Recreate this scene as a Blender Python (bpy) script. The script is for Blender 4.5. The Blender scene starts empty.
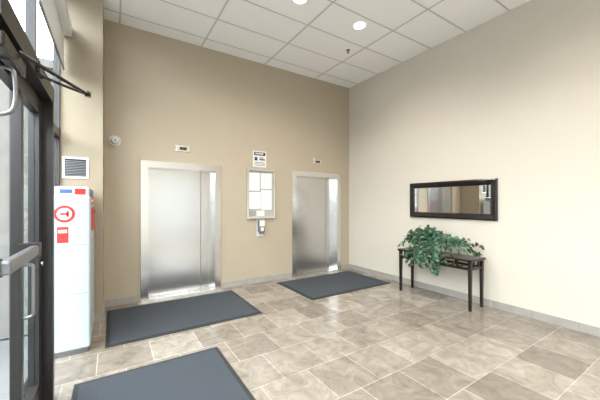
import bpy, bmesh, math, random
from mathutils import Vector, Matrix
random.seed(7)
S=bpy.context.scene
COL=S.collection
# ---------------- materials ----------------
def mat(name,col,rough=.5,metal=0,noise=0,nscale=8,bump=0,bscale=200,emit=0,stretch=None,spec=.5,col2=None):
    m=bpy.data.materials.new(name); m.use_nodes=True
    nt=m.node_tree; b=nt.nodes['Principled BSDF']
    b.inputs['Base Color'].default_value=(*col,1); b.inputs['Roughness'].default_value=rough
    b.inputs['Metallic'].default_value=metal
    b.inputs['Specular IOR Level'].default_value=spec
    tc=nt.nodes.new('ShaderNodeTexCoord'); mp=nt.nodes.new('ShaderNodeMapping')
    nt.links.new(tc.outputs['Object'],mp.inputs[0])
    if stretch: mp.inputs['Scale'].default_value=stretch
    if noise or col2:
        n=nt.nodes.new('ShaderNodeTexNoise'); n.inputs['Scale'].default_value=nscale; n.inputs['Detail'].default_value=6
        nt.links.new(mp.outputs[0],n.inputs['Vector'])
        r=nt.nodes.new('ShaderNodeMix'); r.data_type='RGBA'
        c2=col2 if col2 else tuple(c*(1-noise) for c in col)
        r.inputs[6].default_value=(*col,1); r.inputs[7].default_value=(*c2,1)
        nt.links.new(n.outputs['Fac'],r.inputs[0]); nt.links.new(r.outputs[2],b.inputs['Base Color'])
    if bump:
        n=nt.nodes.new('ShaderNodeTexNoise'); n.inputs['Scale'].default_value=bscale
        nt.links.new(mp.outputs[0],n.inputs['Vector'])
        bp=nt.nodes.new('ShaderNodeBump'); bp.inputs['Strength'].default_value=bump; bp.inputs['Distance'].default_value=.01
        nt.links.new(n.outputs['Fac'],bp.inputs['Height']); nt.links.new(bp.outputs[0],b.inputs['Normal'])
    if emit:
        b.inputs['Emission Color'].default_value=(*col,1); b.inputs['Emission Strength'].default_value=emit
    return m
M={}
M['tan']=mat('paint_tan_shaded',(.43,.362,.27),.6,noise=.04,nscale=3,bump=.03)  # north wall's weaker light put into the colour
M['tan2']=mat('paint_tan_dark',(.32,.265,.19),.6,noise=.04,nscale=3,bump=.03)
M['cream']=mat('paint_cream_lit',(.64,.59,.51),.6,noise=.04,nscale=3,bump=.03)  # east wall's stronger daylight put into the colour, lighter than the north wall
M['ceil']=mat('ceiling_tile',(.93,.93,.93),.9,noise=.03,nscale=150,bump=.1)
M['tbar']=mat('ceiling_tbar',(.58,.575,.57),.5)
M['steel']=mat('brushed_steel',(.70,.69,.68),.24,1,noise=.16,nscale=5,stretch=(40,40,.12))
M['steelf']=mat('steel_frame',(.74,.73,.72),.22,1)
M['alu']=mat('dark_bronze_aluminium',(.045,.042,.042),.35,.6)
M['alug']=mat('grey_aluminium',(.24,.24,.25),.35,.8)
M['black']=mat('black_lacquer',(.008,.007,.007),.25,col2=(.02,.012,.01),nscale=10)
M['mirror']=mat('mirror_glass',(.85,.86,.86),.01,1)
M['white']=mat('white_plastic',(.70,.70,.69),.4)
M['paper']=mat('paper',(.80,.80,.80),.8)
M['ink']=mat('ink',(.03,.03,.03),.8)
M['inkg']=mat('ink_grey',(.30,.30,.31),.8)
M['red']=mat('red_vinyl',(.58,.03,.025),.4)
M['blue']=mat('blue_vinyl',(.05,.13,.30),.4)
M['pale']=mat('cabinet_enamel',(.46,.53,.57),.3,noise=.05)
M['rubber']=mat('rubber',(.020,.022,.025),.7)
M['carpet']=mat('mat_fibre',(.030,.037,.046),.95,bump=.8,bscale=260,col2=(.062,.072,.086),nscale=120)
M['pot']=mat('pot_brown',(.10,.05,.03),.5,noise=.4)
M['stem']=mat('stem',(.09,.10,.03),.7)
M['leaf1']=mat('leaf_dark',(.008,.045,.018),.4,noise=.4)
M['leaf2']=mat('leaf_mid',(.022,.095,.042),.4,noise=.4)
M['leaf3']=mat('leaf_light',(.10,.21,.13),.5,noise=.3)
M['lamp']=mat('lamp_lens',(1,.95,.85),.5,emit=14)
M['stonebase']=mat('baseboard_stone',(.27,.25,.225),.45,col2=(.40,.375,.345),nscale=7)
M['pave']=mat('pavement',(.15,.15,.15),.9,noise=.2)
M['cork']=mat('board_back',(.40,.38,.34),.8)
M['facade']=mat('facade',(.13,.125,.12),.9,noise=.2)
M['facade3']=mat('facade_pale',(.30,.30,.29),.9,noise=.2)
M['facade2']=mat('facade_stone',(.20,.19,.175),.9,noise=.3)
M['void']=mat('slot_dark',(.01,.01,.01),.6)
g=bpy.data.materials.new('clear_glass'); g.use_nodes=True; nt=g.node_tree; nt.nodes.clear()
o=nt.nodes.new('ShaderNodeOutputMaterial'); mx=nt.nodes.new('ShaderNodeMixShader'); t=nt.nodes.new('ShaderNodeBsdfTransparent'); gl=nt.nodes.new('ShaderNodeBsdfGlossy')
gl.inputs['Roughness'].default_value=.02; t.inputs[0].default_value=(.93,.96,.96,1); mx.inputs[0].default_value=.07
nt.links.new(t.outputs[0],mx.inputs[1]); nt.links.new(gl.outputs[0],mx.inputs[2]); nt.links.new(mx.outputs[0],o.inputs[0]); M['glass']=g
# floor tile
f=bpy.data.materials.new('stone_floor_tile'); f.use_nodes=True; nt=f.node_tree; b=nt.nodes['Principled BSDF']
tc=nt.nodes.new('ShaderNodeTexCoord'); mp=nt.nodes.new('ShaderNodeMapping'); mp.inputs['Location'].default_value=(.12,.09,0)
nt.links.new(tc.outputs['Object'],mp.inputs[0])
br=nt.nodes.new('ShaderNodeTexBrick'); br.offset=.5; br.inputs['Scale'].default_value=1
br.inputs['Brick Width'].default_value=.47; br.inputs['Row Height'].default_value=.47
br.inputs['Mortar Size'].default_value=.004; br.inputs['Mortar Smooth'].default_value=.1
br.inputs['Color1'].default_value=(.205,.175,.145,1); br.inputs['Color2'].default_value=(.325,.287,.243,1)
br.inputs['Mortar'].default_value=(.42,.385,.345,1)
nt.links.new(mp.outputs[0],br.inputs[0])
n=nt.nodes.new('ShaderNodeTexNoise'); n.inputs['Scale'].default_value=5; n.inputs['Detail'].default_value=12; n.inputs['Distortion'].default_value=1.0; n.inputs['Roughness'].default_value=.7
nt.links.new(mp.outputs[0],n.inputs[0])
cr=nt.nodes.new('ShaderNodeValToRGB'); cr.color_ramp.elements[0].position=.32; cr.color_ramp.elements[0].color=(.62,.59,.56,1); cr.color_ramp.elements[1].position=.68; cr.color_ramp.elements[1].color=(1.15,1.15,1.15,1)
nt.links.new(n.outputs['Fac'],cr.inputs[0])
mu=nt.nodes.new('ShaderNodeMix'); mu.data_type='RGBA'; mu.blend_type='MULTIPLY'; mu.inputs[0].default_value=1
nt.links.new(br.outputs['Color'],mu.inputs[6]); nt.links.new(cr.outputs[0],mu.inputs[7]); nt.links.new(mu.outputs[2],b.inputs['Base Color'])
b.inputs['Roughness'].default_value=.2
bp=nt.nodes.new('ShaderNodeBump'); bp.inputs['Strength'].default_value=.3; bp.inputs['Distance'].default_value=.004; bp.invert=True
nt.links.new(br.outputs['Fac'],bp.inputs['Height']); nt.links.new(bp.outputs[0],b.inputs['Normal']); M['floor']=f

# ---------------- helpers ----------------
def finish(name,bm,m,parent=None,smooth=False):
    me=bpy.data.meshes.new(name); bm.to_mesh(me); bm.free()
    for mm in (m if isinstance(m,(list,tuple)) else [m]): me.materials.append(M[mm])
    if smooth:
        for p in me.polygons: p.use_smooth=True
    ob=bpy.data.objects.new(name,me); COL.objects.link(ob)
    if parent: ob.parent=parent
    return ob
def addbox(bm,a,b,mi=0):
    x0,y0,z0=a;x1,y1,z1=b
    v=[bm.verts.new(p) for p in [(x0,y0,z0),(x1,y0,z0),(x1,y1,z0),(x0,y1,z0),(x0,y0,z1),(x1,y0,z1),(x1,y1,z1),(x0,y1,z1)]]
    for q in [(3,2,1,0),(4,5,6,7),(0,1,5,4),(1,2,6,5),(2,3,7,6),(3,0,4,7)]:
        fc=bm.faces.new([v[i] for i in q]); fc.material_index=mi
def box(name,a,b,m,parent=None,bev=0):
    bm=bmesh.new(); addbox(bm,a,b)
    if bev: bmesh.ops.bevel(bm,geom=list(bm.edges),offset=bev,segments=3,profile=.5,affect='EDGES')
    return finish(name,bm,m,parent)
def boxes(name,lst,m,parent=None):
    bm=bmesh.new()
    for l in lst: addbox(bm,l[0],l[1],l[2] if len(l)>2 else 0)
    return finish(name,bm,m,parent)
def cyl(name,p,q,r,m,parent=None,r2=None,seg=24):
    p=Vector(p);q=Vector(q);d=q-p
    bm=bmesh.new(); bmesh.ops.create_cone(bm,cap_ends=True,segments=seg,radius1=r,radius2=r if r2 is None else r2,depth=d.length)
    bmesh.ops.transform(bm,matrix=Matrix.Translation((p+q)/2)@d.to_track_quat('Z','Y').to_matrix().to_4x4(),verts=bm.verts)
    ob=finish(name,bm,m,parent)
    for pl in ob.data.polygons: pl.use_smooth=len(pl.vertices)==4
    return ob
def empty(name):
    e=bpy.data.objects.new(name,None); COL.objects.link(e); return e
def tube(name,pts,r,m,parent=None):
    c=bpy.data.curves.new(name,'CURVE'); c.dimensions='3D'; c.bevel_depth=r; c.bevel_resolution=3
    s=c.splines.new('NURBS'); s.points.add(len(pts)-1); s.use_endpoint_u=True; s.order_u=3
    for i,p in enumerate(pts): s.points[i].co=(*p,1)
    c.materials.append(M[m]); ob=bpy.data.objects.new(name,c); COL.objects.link(ob)
    if parent: ob.parent=parent
    return ob

YB=5.25; XR=4.76; ZC=4.29; YS=-2.6; XG=-.60; YN=4.65; XL=-.10
# ---------------- shell ----------------
box('floor',(XG,YS-.1,-.1),(XR+.1,YB+.6,0),'floor')
box('ceiling',(XG,YS-.1,ZC),(XR+.1,YB+.2,ZC+.1),'ceil')
bars=[]
yy=YB-.30
while yy>YS:
    bars.append(((XG+.02,yy-.011,ZC-.005),(XR,yy+.011,ZC+.001))); yy-=.61
xx=XR-1.0
while xx>XG:
    bars.append(((xx-.011,YS,ZC-.006),(xx+.011,YB,ZC+.001))); xx-=1.22
boxes('trim_ceiling_grid',bars,'tbar')
# elevator openings
E=[(.487,1.555),(3.27,4.38)]; DH=2.12
ow=.08
O=[(a-ow,b_+ow) for a,b_ in E]; OH=DH+ow
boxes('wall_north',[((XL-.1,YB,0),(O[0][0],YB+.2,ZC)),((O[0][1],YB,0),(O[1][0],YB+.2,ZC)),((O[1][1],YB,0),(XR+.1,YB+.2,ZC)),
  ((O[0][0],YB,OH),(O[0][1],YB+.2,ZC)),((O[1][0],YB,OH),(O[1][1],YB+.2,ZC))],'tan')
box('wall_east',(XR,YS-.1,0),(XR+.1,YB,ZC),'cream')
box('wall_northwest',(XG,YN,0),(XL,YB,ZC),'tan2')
wx0,wx1,wz0,wz1=1.4,3.3,.1,2.6
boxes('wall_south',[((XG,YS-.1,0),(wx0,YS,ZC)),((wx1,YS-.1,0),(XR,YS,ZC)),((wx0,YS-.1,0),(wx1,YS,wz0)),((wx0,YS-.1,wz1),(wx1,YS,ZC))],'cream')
w=empty('added_window_1')  # unseen window added for daylight, sized for the bright band on the elevator door
fr=[((wx0,YS-.08,wz0),(wx1,YS-.02,wz0+.06)),((wx0,YS-.08,wz1-.06),(wx1,YS-.02,wz1))]
for i in range(3):
    x=wx0+(wx1-wx0-.06)*i/2; fr.append(((x,YS-.08,wz0+.06),(x+.06,YS-.02,wz1-.06)))
boxes('frame',fr,'alu',w); box('pane',(wx0+.03,YS-.055,wz0+.03),(wx1-.03,YS-.045,wz1-.03),'glass',w)
B=.105
def bb(name,segs):
    bm=bmesh.new()
    for a,b_ in segs:
        ax=0 if (b_[0]-a[0])>(b_[1]-a[1]) else 1
        p=a[ax]
        while p<b_[ax]-.02:
            q=min(p+.47,b_[ax]); aa=list(a); b2=list(b_); aa[ax]=p; b2[ax]=q-.004; addbox(bm,aa,b2); p=q
    finish(name,bm,'stonebase')
bb('baseboard_north',[((XL,YB-.012,0),(.375,YB,B)),((1.69,YB-.012,0),(3.16,YB,B)),((4.49,YB-.012,0),(XR,YB,B))])
bb('baseboard_east',[((XR-.012,YS,0),(XR,YB-.012,B))])
bb('baseboard_northwest',[((XL,YN-.012,0),(XL+.012,YB-.012,B)),((XG+.1,YN-.012,0),(XL,YN,B))])

# ---------------- elevators ----------------
def elevator(x0,x1):
    e=empty('elevator_door'); F=.105; yf=YB-.025; r=.17
    boxes('door_frame',[((x0-F,yf,0),(x0,YB-.0005,DH+F)),((x1,yf,0),(x1+F,YB-.0005,DH+F)),((x0,yf,DH),(x1,YB-.0005,DH+F)),
      ((x0-ow+.001,YB-.001,0),(x0,YB+r,DH)),((x1,YB-.001,0),(x1+ow-.001,YB+r,DH)),((x0-ow+.001,YB-.001,DH),(x1+ow-.001,YB+r,DH+ow-.001))],'steelf',e)
    s=x0+(x1-x0)*.80
    box('fast_panel',(x0-.01,YB+.115,.012),(s,YB+.135,DH+.01),'steel',e)
    box('slow_panel',(s-.01,YB+.128,.012),(x1+.01,YB+.15,DH+.01),'steel',e)
    boxes('car_backing',[((x0-.02,YB+.16,0),(x1+.02,YB+.17,DH+.02))],'void',e)
    box('sill',(x0,YB-.03,0),(x1,YB+.16,.012),'steelf',e)
    boxes('sill_grooves',[((x0,YB+.02,.012),(x1,YB+.028,.0125)),((x0,YB+.05,.012),(x1,YB+.058,.0125)),((x0,YB+.10,.012),(x1,YB+.114,.0125))],'void',e)
    boxes('panel_edge',[((s-.012,YB+.112,.012),(s-.002,YB+.116,DH))],'alug',e)
    return e
for a,b_ in E: elevator(a,b_)
def indicator(xc,z):
    e=empty('elevator_floor_indicator')
    box('plate',(xc-.115,YB-.015,z-.055),(xc+.115,YB,z+.055),'steelf',e,.004)
    box('display',(xc-.055,YB-.018,z-.022),(xc+.055,YB-.014,z+.022),'void',e)
    boxes('digit',[((xc-.006,YB-.02,z-.014),(xc+.006,YB-.017,z+.014))],'red',e)
indicator(1.015,2.47); indicator(3.83,2.46)

# notice board
nb=empty('notice_board'); x0,x1,z0,z1=2.15,2.75,1.25,2.21
y0=YB-.05
boxes('frame',[((x0,y0,z0),(x0+.04,YB,z1)),((x1-.04,y0,z0),(x1,YB,z1)),((x0+.04,y0,z0),(x1-.04,YB,z0+.04)),((x0+.04,y0,z1-.04),(x1-.04,YB,z1))],'steelf',nb)
box('backing',(x0+.04,YB-.02,z0+.04),(x1-.04,YB,z1-.04),'cork',nb)
pp=[(2.20,1.79,.22,.34),(2.45,1.83,.23,.30),(2.20,1.44,.24,.32),(2.46,1.42,.22,.38),(2.36,1.30,.16,.10)]
boxes('papers',[((a,YB-.024-i*.001,b2),(a+c,YB-.02,b2+d)) for i,(a,b2,c,d) in enumerate(pp)],'paper',nb)
tl=[]
for i,(a,b2,c,d) in enumerate(pp[:4]):
    k=b2+d-.03
    while k>b2+.03:
        tl.append(((a+.02,YB-.029,k-.003),(a+c-.02-random.random()*.06,YB-.0265,k))); k-=.03
boxes('print_lines',tl,'inkg',nb)
box('photo_box',(2.21,YB-.03,1.30),(2.33,YB-.02,1.40),'inkg',nb)
# sign
sg=empty('elevator_rules_sign'); x0,x1,z0,z1=2.29,2.57,2.25,2.56
box('plate',(x0,YB-.012,z0),(x1,YB,z1),'white',sg,.003)
sl=[((x0+.02,YB-.014,z1-.085),(x1-.02,YB-.012,z1-.02)),((x0+.03,YB-.014,z0+.125),(x0+.09,YB-.012,z0+.19)),((x0+.13,YB-.014,z0+.135),(x1-.03,YB-.012,z0+.16)),((x0+.13,YB-.014,z0+.175),(x1-.06,YB-.012,z0+.19))]
sl+=[((x0+.03,YB-.014,z0+.085-.028*i),(x1-.03,YB-.012,z0+.093-.028*i)) for i in range(3)]
boxes('lettering',sl,'ink',sg)
boxes('title',[((x0+.05+.035*i,YB-.016,z1-.065),(x0+.07+.035*i,YB-.013,z1-.035)) for i in range(5)],'paper',sg)
# sanitizer
sd=empty('hand_sanitizer_dispenser')
box('housing',(2.38,YB-.10,.98),(2.50,YB,1.22),'alug',sd,.02)
box('cover',(2.385,YB-.108,1.10),(2.495,YB-.09,1.215),'white',sd,.008)
box('window',(2.41,YB-.106,1.01),(2.47,YB-.098,1.08),'white',sd)
box('pump_lever',(2.40,YB-.115,.95),(2.48,YB-.02,1.0),'alug',sd,.01)
box('back_plate',(2.37,YB-.012,.90),(2.51,YB,1.23),'white',sd,.004)
# alarm
dc=empty('alarm_horn')
cyl('base',(.04,YB+.002,2.49),(.04,YB-.03,2.49),.075,'white',dc)
cyl('dome',(.04,YB-.03,2.49),(.04,YB-.075,2.49),.06,'white',dc,r2=.035)
cyl('lens',(.04,YB-.07,2.49),(.04,YB-.08,2.49),.02,'inkg',dc)
# vent
v=empty('vent_grille'); x0,x1,z0,z1=-.52,-.25,1.86,2.13
boxes('frame',[((x0,YN-.012,z0),(x0+.025,YN,z1)),((x1-.025,YN-.012,z0),(x1,YN,z1)),((x0+.025,YN-.012,z0),(x1-.025,YN,z0+.025)),((x0+.025,YN-.012,z1-.025),(x1-.025,YN,z1))],'white',v)
box('duct',(x0+.025,YN-.003,z0+.025),(x1-.025,YN,z1-.025),'void',v)
boxes('louvres',[((x0+.025,YN-.01,z0+.035+.02*i),(x1-.025,YN-.004,z0+.042+.02*i)) for i in range(10)],'alug',v)

# ---------------- mats ----------------
def fmat(x0,x1,y0,y1):
    e=empty('floor_mat'); box('rubber_border',(x0,y0,0),(x1,y1,.008),'rubber',e)
    bm=bmesh.new(); addbox(bm,(x0+.04,y0+.04,.006),(x1-.04,y1-.04,.014)); finish('carpet_pile',bm,'carpet',e)
fmat(-.06,1.78,3.75,5.02); fmat(2.69,4.54,3.82,5.02); fmat(-.27,.95,1.25,3.13)

# ---------------- mirror ----------------
mr=empty('wall_mirror'); y0,y1,z0,z1=2.045,3.53,1.29,1.915; w_=.095
bm=bmesh.new()
def ring(d,x): return [bm.verts.new((x,yy,zz)) for yy,zz in [(y0+d,z0+d),(y1-d,z0+d),(y1-d,z1-d),(y0+d,z1-d)]]
prof=[(0,XR),(0,XR-.035),(.02,XR-.045),(.075,XR-.03),(w_,XR-.012),(w_,XR)]
rs=[ring(d,x) for d,x in prof]
for a,b_ in zip(rs,rs[1:]):
    for i in range(4): bm.faces.new([a[i],a[(i+1)%4],b_[(i+1)%4],b_[i]])
bmesh.ops.recalc_face_normals(bm,faces=bm.faces)
finish('frame',bm,'black',mr)
box('glass',(XR-.012,y0+w_-.01,z0+w_-.01),(XR-.001,y1-w_+.01,z1-w_+.01),'mirror',mr)

# ---------------- console table ----------------
ct=empty('console_table'); tx0,tx1,ty0,ty1,tz=4.29,4.66,2.19,3.43,.74
for i,(x,y) in enumerate([(tx0,ty0),(tx0,ty1-.045),(tx1-.045,ty0),(tx1-.045,ty1-.045)]):
    bm=bmesh.new(); addbox(bm,(x,y,0),(x+.045,y+.045,tz-.035))
    for vv in bm.verts:
        if vv.co.z<.01: vv.co.x+=(x+.0225-vv.co.x)*.25; vv.co.y+=(y+.0225-vv.co.y)*.25
    finish('leg_%d'%(i+1),bm,'black',ct)
box('top',(tx0-.02,ty0-.02,tz-.035),(tx1+.02,ty1+.02,tz),'black',ct,.006)
zl=tz-.16
boxes('lower_rails',[((tx0+.01,ty0+.045,zl),(tx0+.035,ty1-.045,zl+.035)),((tx1-.035,ty0+.045,zl),(tx1-.01,ty1-.045,zl+.035)),
 ((tx0+.045,ty0+.01,zl),(tx1-.045,ty0+.035,zl+.035)),((tx0+.045,ty1-.035,zl),(tx1-.045,ty1-.01,zl+.035))],'black',ct)
sp=[]
for i in range(1,6):
    y=ty0+(ty1-ty0)*i/6
    sp.append(((tx0+.012,y-.012,zl+.035),(tx0+.033,y+.012,tz-.035))); sp.append(((tx1-.033,y-.012,zl+.035),(tx1-.012,y+.012,tz-.035)))
for i in (1,2):
    x=tx0+(tx1-tx0)*i/3
    for yv in (ty0+.012,ty1-.033): sp.append(((x-.01,yv,zl+.035),(x+.01,yv+.021,tz-.035)))
boxes('lattice_posts',sp,'black',ct)
boxes('shelf_slats',[((tx0+.035,ty0+.1+.13*i,zl+.005),(tx1-.035,ty0+.13+.13*i,zl+.02)) for i in range(9)],'black',ct)

# ---------------- ivy ----------------
pl=empty('potted_ivy'); pc=Vector((4.46,2.86,tz))
cyl('pot',pc,pc+Vector((0,0,.15)),.085,'pot',pl,r2=.12)
cyl('pot_rim',pc+Vector((0,0,.14)),pc+Vector((0,0,.165)),.13,'pot',pl,r2=.13)
leaves=bmesh.new(); stems=[]
shape=[(0,0),(.35,-.12),(.55,.2),(.36,.42),(.42,.75),(.16,.7),(0,1.1),(-.16,.7),(-.42,.75),(-.36,.42),(-.55,.2),(-.35,-.12)]
def leaf(p,s,nrm,up):
    if p.z<tz+.015 and tx0-.03<p.x<tx1+.03 and ty0-.03<p.y<ty1+.03:
        p=p.copy(); p.z=tz+.02
    if p.x>XR-.06: p=p.copy(); p.x=XR-.06
    nrm=nrm.normalized(); u=nrm.cross(up)
    if u.length<.05: u=nrm.cross(Vector((1,0,0)))
    u.normalize(); w=u.cross(nrm)
    mi=random.choices([0,1,2],[4,5,3])[0]
    vc=leaves.verts.new(p+w*.35*s+nrm*.06*s)
    vs=[leaves.verts.new(p+u*a*s+w*b_*s-nrm*abs(a)*.25*s) for a,b_ in shape]
    for i in range(len(vs)):
        fc=leaves.faces.new([vc,vs[i],vs[(i+1)%len(vs)]]); fc.material_index=mi
rnd=lambda a=1:Vector((random.uniform(-a,a),random.uniform(-a,a),random.uniform(-a,a)))
def vine(target,arch,n,spread=.03,s=(.035,.062)):
    st=pc+Vector((0,0,.16)); pts=[]
    for i in range(9):
        t=i/8; p=st.lerp(target,t); p.z+=arch*4*t*(1-t)
        p+=rnd(.012); pts.append(p)
    for p in pts:
        if tx0-.03<p.x<tx1+.03 and p.z<tz+.012: p.z=tz+.012
        if p.x>XR-.06: p.x=XR-.06
    stems.append(pts)
    for i in range(n):
        t=random.uniform(.15,1); k=min(int(t*8),7); p=pts[k].lerp(pts[k+1],t*8-k)+rnd(spread)
        d=(p-pc-Vector((.0,0,-.1))); leaf(p,random.uniform(*s),d.normalized()*.6+Vector((-.5,-.4,.4))+rnd(.6),Vector((0,0,-1))+rnd(.8))
for i in range(64):
    a=random.uniform(0,2*math.pi); r=random.uniform(.05,.46)
    vine(pc+Vector((.33*r*math.cos(a)-.05,r*math.sin(a)*1.05+.12,random.uniform(.16,.48-.5*r))),.06,18,.038)
for ty,tzz,tx in [(3.42,.82,4.40),(3.36,.80,4.5),(3.52,.74,4.36),(3.3,.90,4.42),(3.45,.88,4.42),(2.3,.80,4.42),(2.2,.80,4.5),(2.12,.86,4.55),(2.14,.80,4.45),(2.4,.95,4.4),(2.5,.92,4.36),(2.35,.79,4.32)]:
    vine(Vector((tx,ty,tzz)),.11,28,.035)
for i in range(26):
    ty=random.uniform(2.6,3.25); vine(Vector((4.20+random.uniform(-.03,.01),ty,random.uniform(.46,.68))),.17,22,.032)
for i in range(4):
    ty=random.uniform(2.35,2.7); vine(Vector((4.22,ty,random.uniform(.62,.74))),.16,14,.03)
finish('leaves',leaves,['leaf1','leaf2','leaf3'],pl)
c=bpy.data.curves.new('stems','CURVE'); c.dimensions='3D'; c.bevel_depth=.0025
for pts in stems:
    s=c.splines.new('POLY'); s.points.add(len(pts)-1)
    for i,p in enumerate(pts): s.points[i].co=(*p,1)
c.materials.append(M['stem']); so=bpy.data.objects.new('stems',c); COL.objects.link(so); so.parent=pl

# ---------------- drop box cabinet ----------------
cb=empty('courier_drop_box'); x0,x1,y0,y1,zt=-.50,-.19,3.75,4.58,1.72
box('plinth',(x0+.02,y0+.02,0),(x1-.02,y1-.02,.06),'alug',cb)
box('body',(x0,y0,.05),(x1,y1,1.62),'pale',cb,.02)
box('cap',(x0+.01,y0+.01,1.60),(x1-.01,y1-.01,zt),'white',cb,.03)
boxes('cap_band',[((x0+.06,y0+.004,1.65),(x0+.16,y0+.012,1.69)),((x1-.012,y0+.08,1.62),(x1-.006,y1-.06,1.70))],'blue',cb)
box('top_red_label',(x0+.18,y0+.002,1.64),(x1-.04,y0+.012,1.70),'red',cb)
boxes('panel_seams',[((x0+.02,y0-.002,1.12),(x1-.02,y0+.002,1.126)),((x0+.02,y0-.002,.62),(x1-.02,y0+.002,.626)),((x1-.002,y0+.03,1.12),(x1+.002,y1-.03,1.126))],'inkg',cb)
cyl('round_sticker',(-.40,y0+.002,1.44),(-.40,y0-.004,1.44),.085,'red',cb,seg=32)
cyl('round_sticker_inner',(-.40,y0,1.44),(-.40,y0-.006,1.44),.06,'paper',cb,seg=32)
boxes('sticker_arrow',[((-.435,y0-.009,1.43),(-.365,y0-.005,1.45)),((-.385,y0-.009,1.41),(-.365,y0-.005,1.47))],'red',cb)
box('label_red',(-.46,y0-.004,1.15),(-.37,y0+.002,1.31),'red',cb)
box('label_text',(-.45,y0-.006,1.25),(-.38,y0-.003,1.28),'paper',cb)
box('side_chute',(x1-.002,y0+.2,1.25),(x1+.012,y1-.2,1.5),'red',cb,.004)
box('side_handle',(x1+.01,y0+.3,1.44),(x1+.035,y1-.3,1.47),'alug',cb,.006)
box('side_label',(x1-.002,y0+.1,1.54),(x1+.004,y0+.65,1.61),'red',cb)
box('side_lettering',(x1+.003,y0+.15,1.56),(x1+.006,y0+.4,1.59),'paper',cb)

# ---------------- storefront (west) ----------------
X0,X1=-.60,-.54
JX=-.385; JO=-.53; NX=-.45
zt=4.1
wn=empty('window_2')
L=[((X0,-2.6,0),(X1,1.60,.08)),((X0,-2.6,zt),(X1,1.60,ZC)),((X0,-2.6,2.35),(X1,1.60,2.45))]
for y in (-2.6,-1.1,.4): L.append(((X0,y,.08),(X1,y+.06,zt)))
boxes('mullions',L,'alu',wn)
box('pane_lower',(-.573,-2.54,.08),(-.567,1.60,2.35),'glass',wn)
box('pane_transom',(-.573,-2.54,2.45),(-.567,1.60,zt),'glass',wn)
wf=empty('window_3')
boxes('mullions',[((X0,3.025,0),(X1,YN,.08)),((X0,3.025,zt),(X1,YN,ZC)),((X0,3.025,2.35),(X1,YN,2.45)),((X0,YN-.05,.08),(X1,YN,zt))],'alu',wf)
box('pane_lower',(-.573,3.025,.08),(-.567,YN-.05,2.35),'glass',wf)
box('pane_transom',(-.573,3.025,2.45),(-.567,YN-.05,zt),'glass',wf)
dr=empty('door_1'); ya=1.68
boxes('door_frame',[((JO,2.95,0),(JX,3.02,2.45)),((X0,ya-.07,0),(NX,ya,2.45)),((JO,ya,2.33),(JX,2.95,2.45)),((JO-.02,2.97,2.45),(JO+.04,3.02,zt)),((JO-.02,ya-.05,2.45),(JO+.02,ya,zt)),((X0,ya-.07,zt),(X1,3.02,ZC))],'alu',dr)
box('transom_glass',(-.523,ya,2.45),(-.517,2.97,zt),'glass',dr)
box('threshold',(JO,ya,0),(JX,2.95,.012),'alug',dr)
DX0,DX1=-.50,-.45
boxes('leaf_frame',[((DX0,2.84,.015),(DX1,2.945,2.325)),((DX0,ya+.005,.015),(DX1,ya+.105,2.325)),((DX0,ya+.105,2.21),(DX1,2.84,2.325)),((DX0,ya+.105,.015),(DX1,2.84,.22))],'alu',dr)
box('door_glass',(-.478,ya+.105,.22),(-.472,2.84,2.21),'glass',dr)
box('push_bar',(DX1+.045,ya+.05,1.24),(DX1+.085,2.36,1.30),'alug',dr,.008)
boxes('push_bar_brackets',[((DX1-.01,2.30,1.23),(DX1+.086,2.37,1.31)),((DX1,ya+.03,1.23),(DX1+.05,ya+.09,1.31))],'alu',dr)
box('pull_rail',(DX0,2.34,.22),(DX1,2.40,2.21),'alu',dr)
tube('pull_handle',[(DX1,2.37,.86),(DX1+.05,2.37,.86),(DX1+.05,2.37,.90),(DX1+.05,2.37,1.14),(DX1+.05,2.37,1.18),(DX1,2.37,1.18)],.010,'alug',dr)
cyl('lock_cylinder',(DX1,2.88,1.1),(DX1+.02,2.88,1.1),.018,'steelf',dr)
box('closer_body',(DX1,1.75,2.225),(DX1+.06,2.14,2.30),'black',dr,.01)
tube('closer_main_arm',[(DX1+.05,2.0,2.31),(-.3,2.2,2.305),(-.14,2.5,2.30)],.011,'black',dr)
tube('closer_forearm',[(-.14,2.5,2.30),(-.26,2.44,2.31),(JX-.01,2.38,2.345)],.009,'black',dr)
cyl('closer_elbow',(-.14,2.5,2.285),(-.14,2.5,2.32),.018,'black',dr)
box('closer_shoe',(JX-.005,2.33,2.34),(JX+.02,2.46,2.39),'black',dr,.004)
tube('cable_loop',[(DX1,1.95,2.20),(DX1+.045,1.95,2.21),(DX1+.055,1.95,2.15),(DX1+.055,1.96,2.05),(DX1+.04,1.95,1.98),(DX1,1.94,1.97)],.009,'alug',dr)
rb=empty('roller_blind')
box('cassette',(-.535,3.1,3.62),(-.42,YN-.02,3.76),'white',rb,.015)
box('fabric',(-.50,3.15,3.20),(-.495,YN-.06,3.64),'white',rb)
box('hem_bar',(-.505,3.15,3.18),(-.49,YN-.06,3.21),'alug',rb)

# outside
box('pavement',(-11.9,-9.9,-.14),(XG-.001,14,-.04),'pave')
box('pavement.001',(XG,-9.9,-.14),(12,YS-.101,-.04),'pave')
fb=empty('added_reflected_building')
box('wall',(-13,-11.5,-.14),(-12,14,6),'facade',fb)
boxes('windows',[((-12.02,-9+3*i,1+2.6*j),(-11.98,-7.4+3*i,2.6+2.6*j)) for i in range(7) for j in range(2)],'alu',fb)
fc_=empty('added_reflected_building')  # unseen building added and sized to tone the elevator door reflections
box('wall',(-11.9,-11,-.14),(14,-10,3.6),'facade3',fc_)
boxes('windows',[((-10+3*i,-10.02,.9),(-8.9+3*i,-9.98,2.0)) for i in range(8)],'inkg',fc_)
boxes('added_wall_outside_north',[((-2.4,YN+.05,-.02),(XG-.002,YB,3.2)),((-2.5,YN,3.2),(XG-.002,YB,3.3))],'facade2')  # wall added outside so the door glass does not show bright white sky

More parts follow.
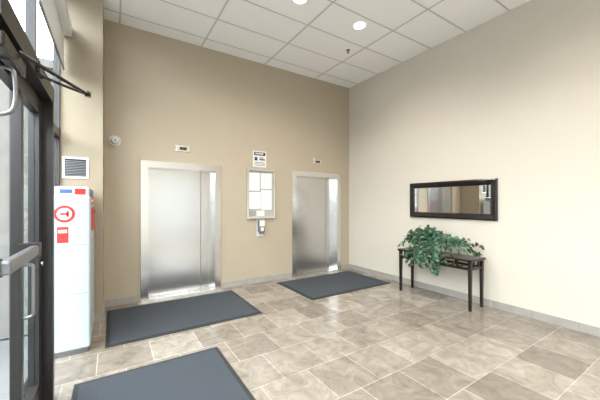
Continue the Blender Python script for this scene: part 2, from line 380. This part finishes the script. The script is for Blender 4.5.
# ---------------- ceiling lights ----------------
def down(x,y):
    e=empty('recessed_downlight')
    bm=bmesh.new(); bmesh.ops.create_cone(bm,cap_ends=False,segments=32,radius1=.10,radius2=.075,depth=.012)
    bmesh.ops.translate(bm,vec=(x,y,ZC-.008),verts=bm.verts); finish('trim_ring',bm,'white',e)
    cyl('lens',(x,y,ZC-.012),(x,y,ZC-.004),.078,'lamp',e)
    l=bpy.data.lights.new('lamp','SPOT'); l.energy=90; l.spot_size=2.7; l.spot_blend=.9; l.color=(1,.93,.83); l.shadow_soft_size=.07
    lo=bpy.data.objects.new('lamp',l); lo.location=(x,y,ZC-.03); COL.objects.link(lo); lo.parent=e
for x in (1.03,2.12,3.21):
    for y in (3.3,.9,-1.5): down(x,y)
sp_=empty('sprinkler_head')
cyl('escutcheon',(3.56,3.95,ZC+.003),(3.56,3.95,ZC-.01),.035,'alug',sp_); cyl('nozzle',(3.56,3.95,ZC-.01),(3.56,3.95,ZC-.05),.01,'alug',sp_); cyl('deflector',(3.56,3.95,ZC-.05),(3.56,3.95,ZC-.054),.022,'alug',sp_)

# ---------------- world & daylight ----------------
W=bpy.data.worlds.new('overcast_sky'); S.world=W; W.use_nodes=True
bg=W.node_tree.nodes['Background']; bg.inputs[0].default_value=(.92,.96,1,1); bg.inputs[1].default_value=11.5
def portal(name,loc,rot,sx,sy):
    l=bpy.data.lights.new(name,'AREA'); l.shape='RECTANGLE'; l.size=sx; l.size_y=sy; l.cycles.is_portal=True
    o_=bpy.data.objects.new(name,l); o_.location=loc; o_.rotation_euler=rot; COL.objects.link(o_)
portal('daylight_portal_south',(2.35,YS-.12,1.35),(math.radians(90),0,0),1.9,2.5)
portal('daylight_portal_west',(-.62,1.0,2.1),(0,math.radians(-90),0),4.2,7.2)

# ---------------- camera ----------------
cd=bpy.data.cameras.new('camera'); cam=bpy.data.objects.new('camera',cd); COL.objects.link(cam)
cd.sensor_width=36; cd.lens=293/600*36; cd.shift_y=.005; cd.clip_start=.02
cam.location=(0,0,1.55); cam.rotation_euler=(math.radians(90),0,math.radians(-32.7)); S.camera=cam
S.view_settings.view_transform='Standard'; S.view_settings.exposure=.5
